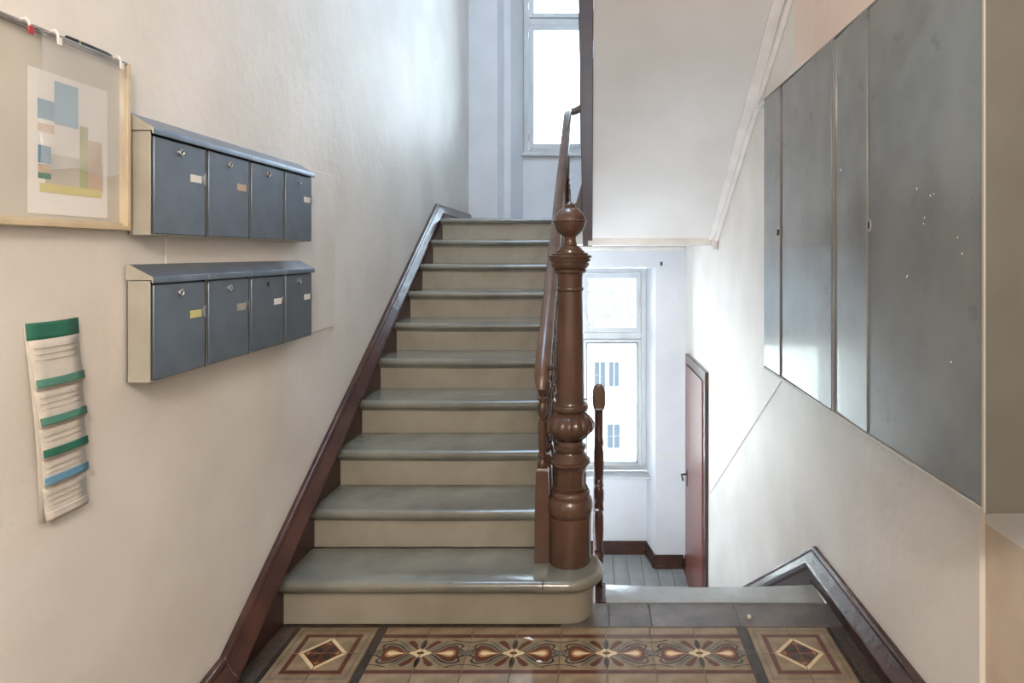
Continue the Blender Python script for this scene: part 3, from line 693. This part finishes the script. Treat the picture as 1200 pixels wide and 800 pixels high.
for k, (t0, t1) in enumerate(((.085,.33),(.33,.52),(.52,.68),(.68,.82),(.82,1.0))):
    lf_ = leaf('month_leaf', 'calpaper', t0, t1, .02, .98, XL+.007+.0008*k, cal, .006)
    leaf('month_bar', ('teal','teal','green','blue','calpaper')[k], t1-.052, t1-.012, .02, .98, XL+.0135+.0008*k, lf_, .002)
    for q in range(3):
        leaf('date_row', 'pinboard', t0+.035+.03*q, t0+.045+.03*q, .10, .90, XL+.0092+.0008*k, lf_)

# ---------------------------------------------------------------- grey wall cabinet
cb = thing('wall_cabinet', 'large grey lacquered utility cabinet hung on the right wall', 'cabinet', (.95, 2.3, .92))
XC = .85; CZ0, CZ1 = .915, 2.225
def cy(px): return XC*F/(px-VX)
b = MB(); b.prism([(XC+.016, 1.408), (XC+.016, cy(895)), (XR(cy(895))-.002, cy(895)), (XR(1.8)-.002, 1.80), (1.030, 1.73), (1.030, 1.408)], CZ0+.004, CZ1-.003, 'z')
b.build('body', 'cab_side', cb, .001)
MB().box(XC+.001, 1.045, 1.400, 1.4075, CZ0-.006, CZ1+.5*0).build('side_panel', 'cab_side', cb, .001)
MB().box(XC-.003, XC+.001, 1.397, 1.404, CZ0-.004, CZ1).build('edge_strip', 'edge', cb)
b = MB(); b.box(XC-.002, XC+.016, 1.404, cy(895), CZ0-.008, CZ0+.003); b.build('bottom_rail', 'edge', cb, .001)
b = MB(); b.box(XC+.002, XC+.016, 1.404, cy(895), CZ1-.003, CZ1+.003); b.build('top_rail', 'cab', cb)
def cdoor(pa, pb, rot=0, label=None, name='door'):
    y0, y1_ = cy(pb), cy(pa); b = MB(); xc = XC+.001
    b.box(xc, xc+.014, y0+.002, y1_-.002, CZ0+.006, CZ1-.006)
    o = b.build(name, 'cab', cb, .0015)
    if rot:
        for v in o.data.vertices: v.co.x += rot*v.co.y
    if label: o['label'] = label
    return o
dA = cdoor(895, 913.5, name='filler_panel'); dB = cdoor(915, 975.4, .015); dC = cdoor(976.6, 1017.5, .035); dD = cdoor(1017.8, 1151)
for pa, x_ in ((976, .0),): MB().box(XC-.001, XC+.010, cy(976.5), cy(975.5), CZ0+.004, CZ1-.004).build('division_strip', 'cab', cb)
MB().box(XC+.008, XC+.0155, cy(915.2), cy(913.3), CZ0+.006, CZ1-.006).build('door_gap', 'darkbrown', cb)
# latch and keyhole
yk = cy(912); zk = EYE-(272-VY)*yk/F
b = MB(); b.box(XC-.008, XC+.001, yk-.012, yk+.012, zk-.014, zk+.012); b.build('latch', 'gasket', dA, .003)
yk = cy(1018.5); zk = EYE-(264-VY)*yk/F
b = MB(); rs = [[(XC+.001-dx, yk+.011*math.cos(a*math.pi/8)*s_, zk+.016*math.sin(a*math.pi/8)*s_) for a in range(16)] for dx, s_ in ((0,1.25),(.002,1.2),(.002,1.0))]
b.rings(rs); b.build('keyhole_plate', 'edge', dD)
b = MB(); rs = [[(XC+.001-dx, yk+.008*math.cos(a*math.pi/8), zk+.0125*math.sin(a*math.pi/8)) for a in range(16)] for dx in (.002,.003)]
b.rings(rs); b.build('keyhole', 'black', dD)
# paint drops on the big door
b = MB()
for i, (px, py, q) in enumerate([(1074,221,2),(1090,229,1.6),(1094,227,1.4),(1083,255,1.6),(1082,262,1.3),(1122,278,1.4),(1127,297,1.6),(1063,323,1.6),(1114,424,1.6),(1062,325,1.3),(985,199,2.4)]):
    y = cy(px); z = EYE-(py-VY)*y/F; q *= .0011
    b.rings([[(XC+.001-dx, y+q*math.cos(a*math.pi/3), z+q*1.5*math.sin(a*math.pi/3)) for a in range(6)] for dx in (0, .0008)], smooth=False)
b.build('paint_drops', 'paper', dD)['kind'] = 'stuff'

# ---------------------------------------------------------------- brown door on the right of the lower landing
dr = sgroup('door_1', (XR(6)-.03, 5.95, LOWZ), 'narrow brown painted door on the lower landing, right wall')
ya, yb_ = 5.45, 6.48; dz = .47
def dbox(x0, x1, y0, y1, z0, z1): 
    b = MB(); b.box(0, 1, y0, y1, z0, z1)
    for i, v in enumerate(b.v): b.v[i] = (XR(v[1])-(x1 if v[0] < .5 else x0), v[1], v[2])
    return b
e = .001
dbox(e, .030, ya, ya+.085, LOWZ+e, dz).build('door_frame', 'brown', dr, .004)
dbox(e, .030, yb_-.085, yb_, LOWZ+e, dz).build('door_frame', 'brown', dr, .004)
dbox(e, .030, ya+.085, yb_-.085, dz-.085, dz).build('door_frame', 'brown', dr, .004)
dbox(e, .006, ya+.085, yb_-.085, LOWZ+e, dz-.085).build('door_gap', 'black', dr)
dl = dbox(.007, .038, ya+.105, yb_-.088, LOWZ+.008, dz-.092).build('door_leaf', 'door', dr, .003)
hy = yb_-.17; hz = EYE-(556-VY)*6.3/F
b = MB(); x0 = XR(hy)-.038; b.tube([(x0, hy, hz), (x0-.045, hy, hz), (x0-.058, hy-.01, hz), (x0-.06, hy-.09, hz-.004), (x0-.058, hy-.115, hz-.02)], .009, 10)
b.box(x0-.004, x0, hy-.02, hy+.02, hz-.11, hz+.04); b.build('door_handle', 'black', dl)

# ---------------------------------------------------------------- cables, conduit, wall marks
def wallpt(px, py, Yg=None):
    Y = 3.0
    for _ in range(20): Y = (XR(Y)-.003)*F/(px-VX)
    return (XR(Y)-.003, Y, EYE-(py-VY)*Y/F)
a, c = wallpt(916, 446), wallpt(832, 578)
tag(MB().tube([(a[0], a[1], a[2]+.02), a, c], .0030, 6).build('cable', 'trimw'), 'thin grey cable running diagonally from the cabinet down the right wall', 'cable')
a = wallpt(874, 139); c2_ = wallpt(897, 121)
b = MB(); b.box(XR(4)-.028, XR(4)-.0, c2_[1]-.3, a[1], a[2]-.018, a[2]+.008)
tag(b.build('conduit', 'trimw', None, .002), 'white conduit leading to the far top corner of the grey cabinet', 'conduit')
z_ = EYE-(534-VY)*YB/F
tag(MB().box(.667, XR(6.6)-.002, YB-.006, YB-.0005, z_-.006, z_+.006).build('conduit', 'trimw'), 'thin white conduit across the pier between lower window and brown door', 'conduit')
b = MB(); hx, hz = (775-VX)*YB/F, EYE-(309-VY)*YB/F
b.tube([(hx, YB, hz), (hx, YB-.03, hz), (hx+.006, YB-.035, hz+.02)], .006, 8); b.box(hx-.012, hx+.012, YB-.004, YB-.0005, hz-.02, hz+.02)
tag(b.build('wall_hook', 'gasket'), 'small dark hook high on the pier right of the lower window', 'hook')
# pink patch above the cabinet
b = MB(); A = wallpt(932, 90); B_ = wallpt(1022, -60)
b.prism([(1.80, 2.25), (A[1], 2.25), (A[1], A[2]+.42), (1.80, A[2]+.42)], 0, 1, 'x')
for i, v in enumerate(b.v): b.v[i] = (XR(v[1])-(.006 if v[0] < .5 else .001), v[1], v[2])
struct(b.build('trim_1', 'pink'), 'pinkish plaster patch above the cabinet')

# ---------------------------------------------------------------- bits on the floor
b = MB(); q = .011; cx, cyy = (878-VX)*2.63/F, 2.63
b.rings([[(cx+q*s*math.cos(a)*(1+.2*math.sin(3*a)), cyy+q*s*math.sin(a), ZT+.0025+h) for a in [i*math.pi/4 for i in range(8)]] for s, h in ((.8,0),(1,.006),(.8,.012),(.4,.015))], smooth=False)
tag(b.build('pebble', 'pinboard'), 'small beige pebble lying on the dark stone strip', 'pebble')
def scrap(px, py, pts, label):
    Y = (EYE-ZT)*F/(py-VY); X = (px-VX)*Y/F; b = MB(); 
    b.rings([[(X+u, Y+v, ZT+.003+w_+h) for u, v, w_ in pts] for h in (0, .0008)], smooth=False)
    tag(b.build('paper_scrap', 'paper'), label, 'scrap')
scrap(620, 749, [(-.022,.006,0),(.0,.004,.004),(.022,-.012,.001),(.004,-.012,.003)], 'torn white paper scrap on the flower tiles near the bottom step')
scrap(631, 776, [(-.010,.003,0),(.004,.004,.003),(.016,-.003,.0),(.0,-.006,.002)], 'tiny white paper scrap on the tiles nearer the camera')

# ---------------------------------------------------------------- lamp behind the camera
lp = thing('ceiling_lamp', 'round opal ceiling lamp behind the camera', 'lamp', (0, -1.0, 3.2))
MB().lathe([(3.38, .12), (3.419, .13)], (0, -1.0), 24).build('lamp_base', 'trimw', lp)
MB().lathe([(3.24, .02), (3.25, .08), (3.29, .13), (3.34, .14), (3.38, .11)], (0, -1.0), 24).build('lamp_shade', 'lampglass', lp)

# ---------------------------------------------------------------- house across the courtyard
hb = thing('house', 'bright pale house across the courtyard seen through the lower window', 'building', (0, 20, -6))
HY = 20.0
def hx_(px, Y=HY): return (px-VX)*Y/F
def hz_(py, Y=HY): return EYE-(py-VY)*Y/F
MB().box(-7, 7, HY, HY+8, -8, hz_(414)).build('wall', 'facade', hb)
b = MB(); b.box(-7, 7, HY-.12, HY, hz_(414), hz_(407)); b.box(-7, 7, HY-.22, HY, hz_(407), hz_(403)); b.build('cornice', 'facade', hb)
ez = hz_(403)
b = MB(); b.prism([(HY-.3, ez), (HY-.3, ez+.08), (HY+5.5, 2.5), (HY+5.6, 2.4), (HY+5.5, ez)], -7, 7, 'x'); rf = b.build('roof', 'roof', hb)
b = MB()
for i in range(16):
    t = i/16; y = HY-.3+5.8*t; z = ez+.08+(2.5-ez-.08)*t; b.box(-7, 7, y, y+.06, z, z+.05)
for i in range(57):
    x = -7+i*.25; b.prism([(HY-.3, ez+.08), (HY-.3, ez+.12), (HY+5.5, 2.54), (HY+5.5, 2.5)], x, x+.05, 'x')
o = b.build('roof_tile_ridges', 'roof', rf); o['kind'] = 'stuff'
for px, py, w_, h_ in ((709, 352, .34, .42), (733, 350, .16, .34)):
    Y = HY+2.4; x0, x1 = hx_(px, Y)-w_, hx_(px, Y)+w_; z = hz_(py, Y)
    d = MB().box(x0, x1, Y-.5, Y+.8, z-h_/2-.1, z+h_/2).build('dormer', 'facade', hb)
    MB().box(x0+.08, x1-.08, Y-.53, Y-.5, z-h_/2, z+h_/2-.08).build('pane', 'farglass', d)
for px0, px1, py0, py1 in ((697,709,424,455),(714,725,424,452),(712,726,497,524),(640,660,424,455),(650,668,497,524),(760,775,424,455),(762,776,497,524)):
    x0, x1, z0, z1 = hx_(px0), hx_(px1), hz_(py1), hz_(py0)
    f = MB().box(x0-.06, x1+.06, HY-.05, HY, z0-.06, z1+.08).box(x0-.06, x1+.06, HY-.12, HY, z1+.081, z1+.16).build('window', 'farframe', hb)
    for (xa, xb) in ((x0, (x0+x1)/2-.02), ((x0+x1)/2+.02, x1)): MB().box(xa, xb, HY-.062, HY-.05, z0, z1).build('pane', 'farglass', f)
MB().box(-7, 7, HY-.08, HY, hz_(534), hz_(531)).build('string_course', 'facade', hb)
struct(MB().box(-12, 12, 7.4, 32, -8.2, -8).build('ground', 'facade'))
